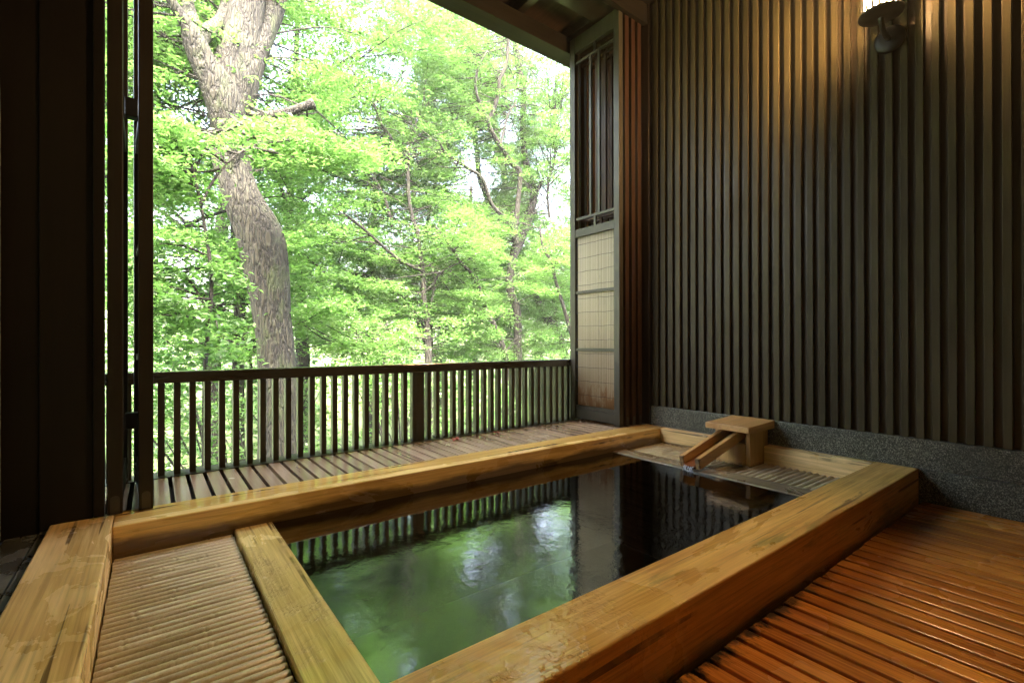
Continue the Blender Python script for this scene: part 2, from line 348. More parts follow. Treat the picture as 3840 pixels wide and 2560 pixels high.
# corner behind the shutters, window lintel, left end wall
cw = thing('corner_wall', 'narrow dark timber return in the corner behind the folded shutters', 'wall', (2.95, 2.3, 0))
box('post', M['dark_z'], cw, 2.879, 3.0, 2.158, 2.24, .15, ZC)
box('panel', M['dark_z'], cw, 2.90, 3.0, 2.241, 2.75, -.3, ZC)
lt = thing('window_lintel', 'brown timber lintel across the top of the window opening', 'beam', (1.3, 2.3, 3.09))
box('beam', M['dark_y'], lt, -.5, 3.0, 2.21, 2.43, 3.092, 3.32)
box('inner_strip', M['matte'], lt, -.5, 3.0, 2.17, 2.208, 3.06, 3.199)
ew = thing('end_wall', 'dark brown boarded wall filling the left end of the window', 'wall', (-.25, 2.2, 0))
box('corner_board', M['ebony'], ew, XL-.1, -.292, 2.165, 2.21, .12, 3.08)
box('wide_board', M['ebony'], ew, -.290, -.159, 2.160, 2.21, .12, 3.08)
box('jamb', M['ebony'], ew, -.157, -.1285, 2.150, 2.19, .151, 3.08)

# ------------------------------------------------------------------ roof outside
rf = thing('eave', 'dark timber eave with an edge beam above the window', 'roof', (1.3, 2.6, 3.1))
box('edge_beam', M['matte'], rf, -2.5, 4.6, 2.70, 2.83, 3.0, 3.125, bevel=.003)
box('outer_board', M['matte'], rf, -2.5, 4.6, 2.832, 2.87, 3.02, 3.20, bevel=.002)
for k in range(13): box('rafter', M['dark_y'], rf, -1.9+k*.5, -1.9+k*.5+.055, 2.431, 2.98, 3.127, 3.20)
box('soffit', M['soffit'], rf, -2.5, 4.6, 2.432, 3.0, 3.202, 3.23)
# roof covering over the whole room keeps the daylight out
struct('roof_slab', M['dark_y'], -2.5, 4.6, YB-.6, 3.0, 3.40, 3.46)
struct('outer_wall_left', M['dark_z'], -2.5, -.48, 2.215, 2.26, -1, 3.4)
struct('outer_wall_right', M['dark_z'], 3.001, 4.6, 2.215, 2.26, -1, 3.4)

# ------------------------------------------------------------------ tub
tub = thing('bath_tub', 'large sunken bath framed by thick yellow cypress beams', 'bath', (1.3, 1.4, 0))
BZ = .149
MB().box(-.5, XW-.001, .635, .801, -.5, BZ).build('front_beam', M['beam_x'], tub, .005, 3)
MB().box(-.1015, XW-.001, 2.016, 2.188, -.5, BZ).build('window_beam', M['beam_win'], tub, .005, 3)
MB().box(-.266, -.102, .802, 2.188, -.06, BZ-.0005).build('side_beam', M['beam_y'], tub, .006, 3)
MB().box(2.812, XW-.001, .802, 1.316, -.06, BZ-.001).build('wall_beam', M['beam_y'], tub, .004, 3)
MB().box(2.812, XW-.001, 1.528, 2.015, -.06, BZ-.001).build('wall_beam', M['beam_y'], tub, .004, 3)
MB().box(.242, .370, .802, 2.015, -.5, .062).build('divider', M['divider'], tub, .008, 3)
MB().box(2.312, 2.448, .802, 2.015, -.5, .058).build('divider', M['divider_old'], tub, .008, 3)
mb = MB()
mb.box(.371, 2.311, .803, .812, -.5, -.02).box(.371, 2.311, 2.005, 2.014, -.5, -.02).box(.371, 2.311, .813, 2.004, -.52, -.5)
mb.build('lining', M['lining'], tub)
box('tray', M['void'], tub, -.101, .241, .802, 2.015, -.02, .012, bevel=0); box('tray', M['void'], tub, 2.449, 2.811, .802, 2.015, -.02, .012, bevel=0)
wv = MB(); wv.add([(.3705, .8015, .053), (2.3115, .8015, .053), (2.3115, 2.0155, .053), (.3705, 2.0155, .053)], [(0, 1, 2, 3)])
tag(wv.build('water', M['water']), kind='structure')
struct('crawl_space', M['void'], -.42, 3.1, .626, 2.7, -.62, -.6)
# bamboo mats
def mat_(label, x0, x1, y0, y1, z, pitch, r, skip=None):
    mb = MB(); y = y1-pitch/2
    while y > y0:
        xs = [x0+.001+random.uniform(0, .003), x1-.001-random.uniform(0, .003)]
        if skip and skip[1] < y < skip[2]: xs[1] = skip[0]-.002
        nodes = sorted(xs[0]+.02+random.random()*(xs[1]-xs[0]-.04) for _ in range(random.choice((0, 1, 1, 2)))); L = [(xs[0], .86), (xs[0]+.002, 1)]
        for q in nodes:
            if q-L[-1][0] > .02: L += [(q-.010, 1), (q-.006, 1.09), (q-.002, .93), (q+.002, .93), (q+.006, 1.09), (q+.010, 1)]
        L = [l for l in L if l[0] < xs[1]-.003]+[(xs[1]-.002, 1), (xs[1], .86)]
        rr = r*random.uniform(.97, 1.0); zz = z+random.uniform(-.0003, .0003); sk_ = random.uniform(-.0004, .0004)
        mb.tube([(a, y+sk_*(i/len(L)), zz) for i, (a, b) in enumerate(L)], [rr*b for a, b in L], 12)
        y -= pitch
    o = mb.build('bamboo_mat', M['bamboo']); return tag(o, label, 'mat', 'bamboo mats at the two ends of the bath')
mat_('wide bamboo pole mat at the near left end of the bath', -.100, .240, .81, 2.012, .036, .0264, .0121)
mat_('small bamboo pole mat around the water spout beside the granite', 2.450, 2.810, .81, 2.012, .036, .0330, .0155, (2.66, 1.305, 1.54))

# ------------------------------------------------------------------ spout
spt = thing('water_spout', 'wooden water spout box with a lid and an open sloping trough', 'spout', (2.75, 1.42, .05))
MB().box(2.662, 2.84, 1.320, 1.345, .013, .243).box(2.662, 2.84, 1.500, 1.525, .013, .243).box(2.662, 2.680, 1.3455, 1.4995, .013, .170).box(2.82, 2.84, 1.3455, 1.4995, .013, .243).build('spout_box', M['spout'], spt, .002)
box('back_board', M['spout'], spt, 2.841, 2.875, 1.322, 1.523, .013, .243)
mb = MB(); sx0, sx1, sy0, sy1 = 2.572, 2.874, 1.283, 1.536; N = 8; vs = []; fs = []
for i in range(N+1):
    u = i/N; x = sx0+(sx1-sx0)*u; zt = .292-.012*(1-u)**2-.004*math.sin(u*3)
    for j in range(3):
        y = sy0+(sy1-sy0)*j/2; vs.append((x, y, zt+(.002 if j == 1 else 0)))
    for j in range(3):
        y = sy0+(sy1-sy0)*j/2; vs.append((x, y, .246 if u > .1 else .248))
for i in range(N):
    a = i*6; b = a+6
    for j in range(2): fs += [(a+j, b+j, b+j+1, a+j+1), (a+3+j, a+4+j, b+4+j, b+3+j)]
    fs += [(a, a+3, b+3, b), (a+2, b+2, b+5, a+5)]
for j in range(2): fs += [(j, j+1, j+4, j+3), (N*6+j, N*6+3+j, N*6+4+j, N*6+j+1)]
mb.add(vs, fs); mb.build('lid', M['trough'], spt, .003)
def trough(y0a, y1a, za0, za1, y0b, y1b, zb0, zb1, xa=2.298, xb=2.72, cut=.0):
    return [(xa+cut, y0a, za0), (xb, y0b, zb0), (xb, y1b, zb0), (xa+cut, y1a, za0), (xa, y0a, za1), (xb, y0b, zb1), (xb, y1b, zb1), (xa, y1a, za1)]
fa, fb = 1.411, 1.371; wT = .118; dz = .132
MB().hexa(trough(fa, fa+.024, .067, .124, fb, fb+.024, .067+dz, .124+dz, cut=.014)).hexa(trough(fa+wT-.024, fa+wT, .067, .124, fb+wT-.024, fb+wT, .067+dz, .124+dz, cut=.014)).build('trough_side', M['trough'], spt, .002)
MB().hexa(trough(fa+.0245, fa+wT-.0245, .0665, .080, fb+.0245, fb+wT-.0245, .0665+dz, .080+dz, cut=.016)).build('trough_bed', M['trough_in'], spt, .001)
MB().lathe([(.011, -.03), (.011, .03)], (2.70, 1.40, .222), 'x', 16).build('pipe', M['steel'], spt)
mb = MB()
for (yy, r_) in ((1.446, .007), (1.459, .005), (1.471, .004), (1.484, .006), (1.494, .007)):
    mb.tube([(2.312, yy, .0805), (2.300, yy, .077), (2.293, yy+.001, .066), (2.290, yy, .0535)], [r_*.5, r_*.8, r_*.7, r_*1.3], 6)
tag(mb.build('water_stream', M['stream']), 'thin stream of water falling from the trough into the bath', 'water', kind='stuff')

# ------------------------------------------------------------------ stone ledge at far left
led = thing('stone_ledge', 'wet grey stone ledge between the left tub beam and the wall', 'ledge', (-.31, 1, .1))
box('slab', M['stone'], led, XL+.001, -.290, -.5, 2.16, -.05, .128, bevel=.004)
box('edging', M['stone'], led, -.288, -.268, -.5, 2.16, -.05, .134, bevel=.004)

# ------------------------------------------------------------------ window ledge deck
dk = thing('window_deck', 'wet slatted timber ledge between the bath and the railing', 'deck', (1.3, 2.4, .1))
mb = MB(); k0 = .0605-.0655*8
while k0 < 2.90:
    mb.box(k0-.0525, k0-.001, 2.202, 2.636, .118, .1415+random.uniform(-.0006, .0006)); k0 += .0655*(1 if k0 > 0 else 1)
mb.build('slats', M['deck'], dk, .002)
box('joist', M['void'], dk, -.6, 2.9, 2.195, 2.64, .06, .100)
box('edge_strip', M['dark_x'], dk, -.6, 2.9, 2.638, 2.648, .08, .144)
# railing
rl = thing('railing', 'low dark timber railing with square balusters along the window', 'railing', (1.3, 2.71, .1))
box('bottom_rail', M['rail'], rl, -.6, 2.9, 2.650, 2.80, .07, .137, bevel=.003)
box('top_rail', M['rail_top'], rl, -.6, 2.9, 2.684, 2.775, .560, .6125, bevel=.004)
xs_ = [.023+.0598*k for k in range(-9, 22)]+[1.368+.0602*k for k in range(0, 26)]
for x in xs_:
    if x < 1.285: box('baluster', M['rail'], rl, x, x+.0265, 2.702, 2.742, .1375, .5595)
    elif x > 1.36 and x < 2.87: box('baluster', M['rail'], rl, x+.012, x+.0385, 2.702, 2.742, .1375, .5595)
box('newel_post', M['rail'], rl, 1.300, 1.358, 2.700, 2.742, .1375, .5595, bevel=.002)

# ------------------------------------------------------------------ folding shutters
def make_shutter(label):
    s = thing('folding_shutter', label, 'shutter', (2.604, 2.20, BZ), 'tall folding window shutters')
    X0, X1 = 2.604, 2.646; Y0, Y1 = 2.20, 2.69
    box('stile', M['shutter'], s, X0, X1, Y0, Y0+.05, BZ+.002, 3.088, bevel=.002)
    box('stile', M['shutter'], s, X0, X1, Y1-.054, Y1, BZ+.002, 3.088, bevel=.002)
    a, b = Y0+.0505, Y1-.0545; xi, xo = X0+.004, X1-.004
    box('top_rail', M['shutter'], s, xi, xo, a, b, 2.968, 3.087)
    box('bottom_rail', M['shutter'], s, xi, xo, a, b, .166, .237)
    box('sill_bar', M['shutter'], s, xi+.004, xo, a, b, .2385, .263)
    box('middle_rail', M['shutter'], s, xi, xo, a, b, 1.548, 1.608)
    mb = MB(); q0, q1 = X0+.010, X0+.026
    for z0, z1 in ((2.883, 2.901), (1.678, 1.698)): mb.box(q0, q1, a, b, z0, z1)
    for y0, y1 in ((2.391, 2.413), (2.475, 2.497)): mb.box(q0+.001, q1-.001, y0, y1, 1.6985, 2.8825)
    mb.box(q0+.001, q1-.001, 2.432, 2.453, 2.9015, 2.9675).box(q0+.001, q1-.001, 2.432, 2.453, 1.6085, 1.6775)
    mb.build('lattice', M['shutter'], s, .001)
    for z0, z1 in ((1.112, 1.134), (.676, .698)): box('crossbar', M['shutter'], s, X0+.006, X0+.017, a, b, z0, z1, bevel=.001)
    mb = MB(); y = a+.012
    while y < b-.006:
        r_ = random.uniform(.0021, .0027)
        mb.tube([(X0+.023+random.uniform(-.0006, .0006), y, .264), (X0+.023, y+random.uniform(-.0006, .0006), 1.547)], [r_, r_], 6); y += .0054
    mb.build('reed_blind', M['reed'], s)
    mb = MB(); z = 1.49
    while z > .27:
        pts = [(X0+.0195, a+.006+(b-a-.01)*q/8, z+random.uniform(-.002, .002)-.004*math.sin(q/8*3.1)*random.uniform(-.6, 1.2)) for q in range(9)]
        mb.tube(pts, [.0012]*9, 5)
        for e in (0, 8): mb.lathe([(.001, -.008), (.005, -.004), (.003, 0), (.005, .005), (.001, .009)], pts[e], 'z', 6)
        z -= .104
    mb.build('cord', M['wire'], s)
    mb = MB(); mb.add([(X0+.008, Y0-.0015, BZ+.004), (X0+.034, Y0-.0015, BZ+.004), (X0+.034, Y0-.0015, BZ+.055)]+[(X0+.021+.013*math.cos(R(q)), Y0-.0015, BZ+.055+.012*math.sin(R(q))) for q in (30, 60, 90, 120, 150)]+[(X0+.008, Y0-.0015, BZ+.055)], [tuple(range(9))])
    mb.build('roller_plate', M['steel'], s)
    return s
sh = make_shutter('front shutter of the folded stack, its reed blind facing the bath')
shs = [(2.672, 2.202, 0, 'second shutter from the front of the folded right stack'),
       (2.740, 2.200, 0, 'third shutter from the front of the folded right stack'),
       (2.812, 2.203, 0, 'rearmost shutter of the right stack, against the lattice wall corner'),
       (-.1215, 2.150, 0, 'folded shutter edge beside the dark left end wall'),
       (-.0355, 2.150, 3.0, 'outermost folded shutter on the left, beside the open view')]
for x, y, a, lab in shs:
    c = copy_tree(sh); c.location = (x, y, BZ); c.rotation_euler.z = R(a); c['label'] = lab
    if True:
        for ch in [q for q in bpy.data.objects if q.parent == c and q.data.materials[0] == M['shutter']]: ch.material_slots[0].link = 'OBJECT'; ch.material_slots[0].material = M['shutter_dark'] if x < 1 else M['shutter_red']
for z0, z1 in ((1.60, 1.67), (.42, .48)):
    hg = box('hinge', M['black'], None, -.079, -.040, 2.30, 2.345, z0, z1, bevel=.002)
    hg.name = 'hinge'; tag(hg, ('upper' if z0 > 1 else 'lower')+' black hinge block between the two left shutters', 'hinge', 'hinges of the left shutters')

# ------------------------------------------------------------------ wall lamp
lp = thing('wall_lamp', 'round dark metal wall lamp with a lit slatted shade', 'lamp', (2.88, .739, 2.216))
LC = (2.705, .729)
MB().lathe([(.058, 0), (.062, -.006), (.062, -.020), (.054, -.027), (.03, -.031)], (2.883, .739, 2.216), 'x', 40).build('wall_plate', M['black'], lp)
MB().tube([(2.856, .739, 2.214), (2.80, .737, 2.206), (2.745, .733, 2.216), (2.712, .730, 2.240), (2.706, .729, 2.262)], [.013, .012, .011, .012, .016], 14).build('arm', M['black'], lp)
MB().lathe([(.02, -.014), (.05, -.009), (.082, -.004), (.088, .0), (.088, .007), (.080, .010), (.02, .010)], (*LC, 2.262), 'z', 48).build('tray', M['black'], lp)
t = NT('glowing paper'); t.P(Base_Color=(.9, .8, .6), Roughness=.8); t.b.inputs['Emission Color'].default_value = (1, .60, .27, 1); t.b.inputs['Emission Strength'].default_value = LAMP; M['glow'] = t.m
MB().lathe([(.060, 0), (.060, .26)], (*LC, 2.274), 'z', 32).build('shade', M['glow'], lp)
mb = MB(); vs = []; fs = []
for k in range(13):
    a = R(-78+156*k/12)
    for r_ in (.0635, .0655):
        for z_ in (2.275, 2.535): vs.append((LC[0]+r_*math.cos(a), LC[1]+r_*math.sin(a), z_))
for k in range(12):
    i = k*4; fs += [(i, i+4, i+5, i+1), (i+2, i+3, i+7, i+6), (i+1, i+5, i+7, i+3), (i, i+2, i+6, i+4)]
mb.add(vs, fs+[(0, 1, 3, 2), (48, 50, 51, 49)]); mb.build('added_light_shield', M['black'], lp)  # unseen shield added behind the shade to keep lamp light off the wall
mb = MB()
for k in range(17):
    a = 2*math.pi*k/17; cx, cy_ = LC[0]+.070*math.cos(a), LC[1]+.070*math.sin(a)
    mb.tube([(cx, cy_, 2.2725), (cx, cy_, 2.536)], [.0062, .0062], 8)
mb.build('cage', M['black'], lp)
MB().lathe([(.078, 0), (.078, .012), (.02, .016)], (*LC, 2.5365), 'z', 32).build('cap', M['black'], lp)

# ------------------------------------------------------------------ fallen leaves on the deck
def onz(x, y, z):
    s = 3840/2352; r = ray(x/s, y/s); return CP+r*((z-HC)/r.z)
def fallen(px, py, size, rot, mat, label, name):
    p = onz(px, py, .1435); mb = MB(); vs = []; N = 9
    for i in range(N):
        u = i/(N-1); wd = size*.32*math.sin(math.pi*min(1, u*.96+.02))**.8
        for s_ in (-1, 0, 1):
            lx, ly, lz = (u-.5)*size, s_*wd, .004*abs(s_)+.010*math.sin(u*5)**2*size/.05+.002*s_
            vs.append((p.x+lx*math.cos(rot)-ly*math.sin(rot), p.y+lx*math.sin(rot)+ly*math.cos(rot), .1435+lz))
    fs = [(i*3+j, i*3+3+j, i*3+4+j, i*3+1+j) for i in range(N-1) for j in (0, 1)]
    o = mb.add(vs, fs, True).build(name, mat); s_ = o.modifiers.new('s', 'SOLIDIFY'); s_.thickness = .0006
    return tag(o, label, 'leaf', 'fallen leaves on the deck')
t = NT('red leaf'); M['red'] = t.P(Base_Color=(.32, .07, .035), Roughness=.4)
t = NT('pale petals'); M['petal'] = t.P(Base_Color=(.55, .58, .38), Roughness=.5)
fallen(1709, 1650, .062, .5, M['red'], 'flat red fallen leaf in the middle of the deck', 'fallen_leaf')
fallen(1860, 1624, .05, 2.0, M['red'], 'curled pinkish fallen leaf standing against the balusters', 'fallen_leaf')
p = onz(1679, 1671, .1435); mb = MB()
for k in range(7):
    a = k*.9; q = (p.x+.011*math.cos(a), p.y+.009*math.sin(a), .1445+.003*(k % 3)); r_ = .0055
    mb.add([(q[0]-r_, q[1], q[2]), (q[0], q[1]-r_*.6, q[2]+.002), (q[0]+r_, q[1], q[2]+.001), (q[0], q[1]+r_*.6, q[2]+.003)], [(0, 1, 2, 3)])
o = tag(mb.build('fallen_blossom', M['petal']), 'small pale blossom lying on the deck left of the red leaf', 'blossom'); s_ = o.modifiers.new('s', 'SOLIDIFY'); s_.thickness = .0008

# ------------------------------------------------------------------ ground outside
def gz(x, y): return -1.0-.16*max(0, min(y-3, 14))+.25*math.sin(x*.5+1)+.2*math.sin(y*.7)+max(0, y-26)*.10
mb = MB(); G = 70; xs = [-120+240*(i/G) for i in range(G+1)]; ysg = [2.9+260*(j/G)**2 for j in range(G+1)]
mb.add([(x, y, gz(x, y)) for y in ysg for x in xs], [(j*(G+1)+i, j*(G+1)+i+1, (j+1)*(G+1)+i+1, (j+1)*(G+1)+i) for j in range(G) for i in range(G)], True)
tag(mb.build('ground', M['ground']), kind='structure')

# ------------------------------------------------------------------ trees
def smooth(pts, n=5):
    out = []
    P_ = [pts[0]]+pts+[pts[-1]]
    for i in range(1, len(P_)-2):
        for k in range(n):
            u = k/n; a, b, c, d = (np.array(q, float) for q in P_[i-1:i+3])
            out.append(.5*((2*b)+(-a+c)*u+(2*a-5*b+4*c-d)*u*u+(-a+3*b-3*c+d)*u**3))
    out.append(np.array(P_[-2], float)); return out
def limb(poly, Y0, Y1=None, ground=False):
    """poly: (x, y, halfwidth) as seen; gives 3D points with true radii, the limb running from depth Y0 to Y1"""
    Y1 = Y0 if Y1 is None else Y1; n = len(poly); pts = []
    for i, (x, y, h) in enumerate(poly):
        Y = Y0+(Y1-Y0)*i/max(1, n-1); p = PY(x, y, Y); pts.append((p.x, p.y, p.z, h*pxm(x, y, Y)))
    if ground:
        p = pts[0]; g = gz(p[0], p[1])-.15
        if g < p[2]: pts.insert(0, (p[0], p[1], g, p[3]*1.35))
    return smooth(pts)
GAPS = [(600, 215, 42, 50), (605, 90, 20, 24), (690, 60, 22, 16), (905, 150, 28, 12), (455, 470, 34, 18), (420, 590, 36, 18), (440, 655, 40, 16),
        (1075, 330, 20, 18), (1095, 400, 36, 54), (800, 275, 34, 20), (1160, 290, 18, 26), (655, 130, 26, 10), (850, 30, 24, 20), (1255, 460, 22, 40), (415, 225, 22, 34), (1215, 90, 14, 20), (500, 300, 12, 10), (530, 390, 20, 14)]
def ingap(p, r=0):
    d = Vector(p)-CP; f = d.dot(Fv)
    if f < .1: return False
    s = 2352/3840; x = (1920+FPX*d.dot(Rv)/f)*s; y = (1280-FPX*d.dot(Uv)/f)*s
    rp = .3*r*FPX/f*s; return any(((x-a)/(c+rp))**2+((y-b)/(e+rp))**2 < 1 for a, b, c, e in GAPS)
CLEAR = []
def blocked(c, r, strict, band=None):
    d = Vector(c)-CP; f = d.dot(Fv)
    if f < .1: return False
    s = 2352/3840; x = (1920+FPX*d.dot(Rv)/f)*s; y = (1280-FPX*d.dot(Uv)/f)*s; rp = r*FPX/f*s
    if band and band[0] < y < band[1]: return False
    for poly, Y, k in CLEAR:
        if c[1] > Y-.05: continue
        for (x0, y0, h0), (x1, y1, h1) in zip(poly, poly[1:]):
            dx, dy = x1-x0, y1-y0; u = max(0, min(1, ((x-x0)*dx+(y-y0)*dy)/(dx*dx+dy*dy)))
            if math.hypot(x-x0-u*dx, y-y0-u*dy) < h0+(h1-h0)*u+rp*k*strict: return True
    return False
def leafmesh(name, mat, parent, C, size, aspect, tilt, kind=None):
    """C: n x 3 leaf centres, one small folded leaf on each"""
    C = np.asarray(C, float)-np.array(WL[parent] if parent else (0, 0, 0)); n = len(C)
    L = size*rng.uniform(.65, 1.25, n); az = rng.uniform(0, 2*np.pi, n)
    nr = rng.normal(0, tilt, (n, 2)); N_ = np.stack([nr[:, 0], nr[:, 1], np.ones(n)], 1); N_ /= np.linalg.norm(N_, axis=1)[:, None]
    a = np.stack([np.cos(az), np.sin(az), np.zeros(n)], 1); a -= N_*(a*N_).sum(1)[:, None]; a /= np.linalg.norm(a, axis=1)[:, None]; b = np.cross(N_, a)
    l = L[:, None]/2; wd = l*aspect
    V = np.stack([C-a*l, C+b*wd+a*l*.12+N_*wd*.25, C+a*l-N_*l*.25, C-b*wd+a*l*.12+N_*wd*.25], 1).reshape(-1, 3)
    me = bpy.data.meshes.new(name); me.vertices.add(4*n); me.vertices.foreach_set('co', V.ravel().astype(np.float32))
    me.loops.add(4*n); me.loops.foreach_set('vertex_index', np.arange(4*n, dtype=np.int32))
    me.polygons.add(n); me.polygons.foreach_set('loop_start', np.arange(0, 4*n, 4, dtype=np.int32))
    me.materials.append(mat); me.update(calc_edges=True); me.validate()
    o = bpy.data.objects.new(name, me); col.objects.link(o); o.parent = parent; WL[o] = WL[parent] if parent else Vector()
    if kind: o['kind'] = kind
    return o
def spray(c, r, n, flat=.14, droop=.25):
    """flat fan of foliage round c: whorls of leaves on a shallow dome"""
    k = max(3, n//6); rr = r*np.sqrt(rng.uniform(0, 1, k)); th = rng.uniform(0, 2*np.pi, k)
    el = rng.uniform(.55, 1); ang = rng.uniform(0, np.pi); x = rr*np.cos(th); y = rr*np.sin(th)*el
    x, y = x*np.cos(ang)-y*np.sin(ang), x*np.sin(ang)+y*np.cos(ang)
    z = -droop*rr*rr/r+rng.normal(0, flat*r*.5, k)+x*rng.normal(0, .12)+y*rng.normal(0, .12)
    c0 = np.stack([x, y, z], 1)+np.array(c); P_ = np.repeat(c0, 6, 0); P_ += rng.normal(0, 1, P_.shape)*np.array([.055, .055, .02]); return P_
def make_tree(name, label, limbs, mat, leaf, nspray, reach, per, size, aspect=.5, tilt=.45, r=.55, zmin=.2, zmax=99, sides=14, wob=0, cat='tree', group='trees outside the window', extra=None, up=.25, droop=.25, yb=None, strict=1, band=None):
    base = limbs[0][0]; tr = thing(name, label, cat, (base[0], base[1], base[2]), group)
    mb = MB()
    for L in limbs: mb.tube([q[:3] for q in L], [max(q[3], .004) for q in L], sides if L is limbs[0] or L[0][3] > .05 else 8, wob)
    cand = [q for L in limbs for q in L[1:] if zmin-.3 < q[2] < zmax]
    if extra: cand += extra
    LP = np.array([q for L in limbs for q in L[1:] if q[2] > 1]); used = np.zeros(len(LP)); leaves = []; tries = 0; ns = 0
    while ns < nspray and tries < nspray*6:
        tries += 1; q = cand[int(rng.integers(len(cand)))]
        a = rng.uniform(0, 2*np.pi); d = reach*rng.uniform(.15, 1)**.7; dy = d*math.sin(a)
        if yb is not None: dy = reach*rng.uniform(*yb)
        c = np.array([q[0]+d*math.cos(a), q[1]+dy, q[2]+d*rng.uniform(-.25, up+.35)])
        if c[2] < zmin or c[1] < 3.6 or c[2] > 15 or ingap(c, r): continue
        if blocked(c, r, strict, band): continue
        ns += 1; leaves.append(spray(c, r*rng.uniform(.6, 1.3), int(per*rng.uniform(.6, 1.4)), droop=droop))
        if ns % 2 == 0:
            if q[3] == 0:
                ki = int(np.argmin(((LP[:, :3]-c)**2).sum(1)+np.maximum(0, LP[:, 2]-c[2])*3+used*2.5)); used[ki] += 1; k0 = LP[ki]
                if np.linalg.norm(k0[:3]-c) > 3.2: continue
                q = tuple(k0)
            md = [(q[k_]+c[k_])/2+rng.normal(0, .10*d) for k_ in range(3)]
            mb.tube(smooth([(*q[:3], 0), (*md, 0), (*c, 0)], 3) and [p_[:3] for p_ in smooth([(*q[:3], 0), (*md, 0), (*c, 0)], 3)], [.013*(1-.11*k_) for k_ in range(7)], 5, 0, False)
    mb.build('trunk', mat, tr)
    leafmesh('crown', leaf, tr, np.concatenate(leaves), size, aspect, tilt)
    return tr

_limb = limb
def limb(poly, Y0, Y1=None, ground=False, clear=None):
    if clear: CLEAR.append((poly, min(Y0, Y1 or Y0), clear))
    return _limb(poly, Y0, Y1, ground)
oak = [limb([(642, 1060, 47), (637, 900, 41), (633, 800, 39), (625, 720, 40), (617, 640, 46), (600, 545, 50), (562, 470, 42), (540, 410, 38), (529, 350, 40), (532, 290, 42), (530, 240, 50), (535, 190, 52), (548, 130, 44), (560, 70, 37), (570, 0, 35), (580, -90, 30), (600, -220, 24)], 6, 6.2, True, clear=0.75),
       limb([(531, 420, 12), (531, 340, 26), (522, 265, 38), (500, 200, 37), (468, 145, 28), (447, 95, 24), (428, 55, 15), (398, 10, 11), (370, -40, 10), (330, -120, 8)], 6, 5.6, clear=0.75),
       limb([(452, 110, 20), (446, 60, 15), (432, 10, 13), (425, -60, 11)], 5.9, 6.3, clear=0.75),
       limb([(455, 100, 16), (478, 72, 15), (505, 50, 13), (518, 20, 12), (524, -20, 11), (540, -90, 9)], 5.9, 6.6, clear=0.75),
       limb([(536, 320, 14), (545, 240, 30), (566, 165, 33), (592, 110, 26), (612, 65, 23), (630, 20, 21), (642, -40, 19), (660, -140, 15)], 6, 6.4, clear=0.75),
       limb([(560, 262, 10), (600, 266, 10), (650, 260, 10), (690, 248, 10), (722, 238, 12)], 6, 5.7, clear=0.75)]
hi = [(x, y, z, 0) for x, y, z in [(rng.uniform(-2.5, 4), rng.uniform(6.3, 8.5), rng.uniform(3.5, 9)) for _ in range(60)]]
make_tree('oak_tree', 'massive rough-barked tree forking high up, with a broken side stub', oak, M['oak'], M['oakleaf'], 620, 1.5, 175, .068, .42, .5, .45, 2.6, sides=40, wob=.045, extra=hi+[(rng.uniform(-4, 6), rng.uniform(5, 9), rng.uniform(9, 12), 0) for _ in range(150)], yb=(.05, 1))
# low leafy boughs of a young tree reaching across the oak's trunk
yb = [limb([(470, 900, 5), (478, 760, 4.5), (486, 640, 4), (470, 520, 3.5), (455, 440, 3), (440, 380, 3)], 4.6, 4.7, True),
      limb([(462, 470, 3), (500, 400, 2.6), (560, 345, 2.2), (640, 320, 2), (730, 330, 1.6), (790, 345, 1.2)], 4.65, 5.0),
      limb([(455, 440, 3), (430, 370, 2.5), (400, 320, 2), (370, 290, 1.5)], 4.7, 4.9),
      limb([(445, 400, 2.5), (480, 330, 2.3), (540, 290, 2), (600, 280, 1.6), (660, 290, 1.2)], 4.7, 5.1),
      limb([(480, 720, 3), (440, 650, 2.6), (400, 620, 2), (360, 625, 1.4)], 4.65, 4.9)]
make_tree('young_tree', 'slender young tree spreading broad leafy boughs across the big trunk', yb, M['bark_grey'], M['oakleaf'], 150, .50, 110, .062, .40, .6, .26, .5, 3.4, up=.0, droop=.5, band=(280, 314))
t2 = [limb([(547, 1040, 14), (547, 850, 12.5), (550, 770, 12), (550, 711, 12), (547, 651, 12), (545, 600, 11), (541, 551, 9), (535, 480, 8), (520, 400, 7), (500, 300, 6)], 8, 8.4, True),
      limb([(550, 744, 6), (520, 715, 5.5), (489, 700, 5), (460, 672, 5), (433, 644, 4.5), (395, 633, 3), (350, 631, 2.5)], 8, 7.4),
      limb([(575, 850, 6), (570, 810, 5), (556, 760, 3), (549, 700, 3), (546, 640, 2.5), (530, 590, 2), (500, 560, 1.5)], 7.6, 7.2),
      limb([(572, 820, 5), (586, 800, 5), (583, 750, 4), (582, 720, 3)], 7.6, 8)]
make_tree('grey_tree', 'thin grey-barked tree just left of and behind the massive trunk', t2, M['bark_grey'], M['maple'], 170, 1.5, 200, .062, .55, .45, .5, .6)
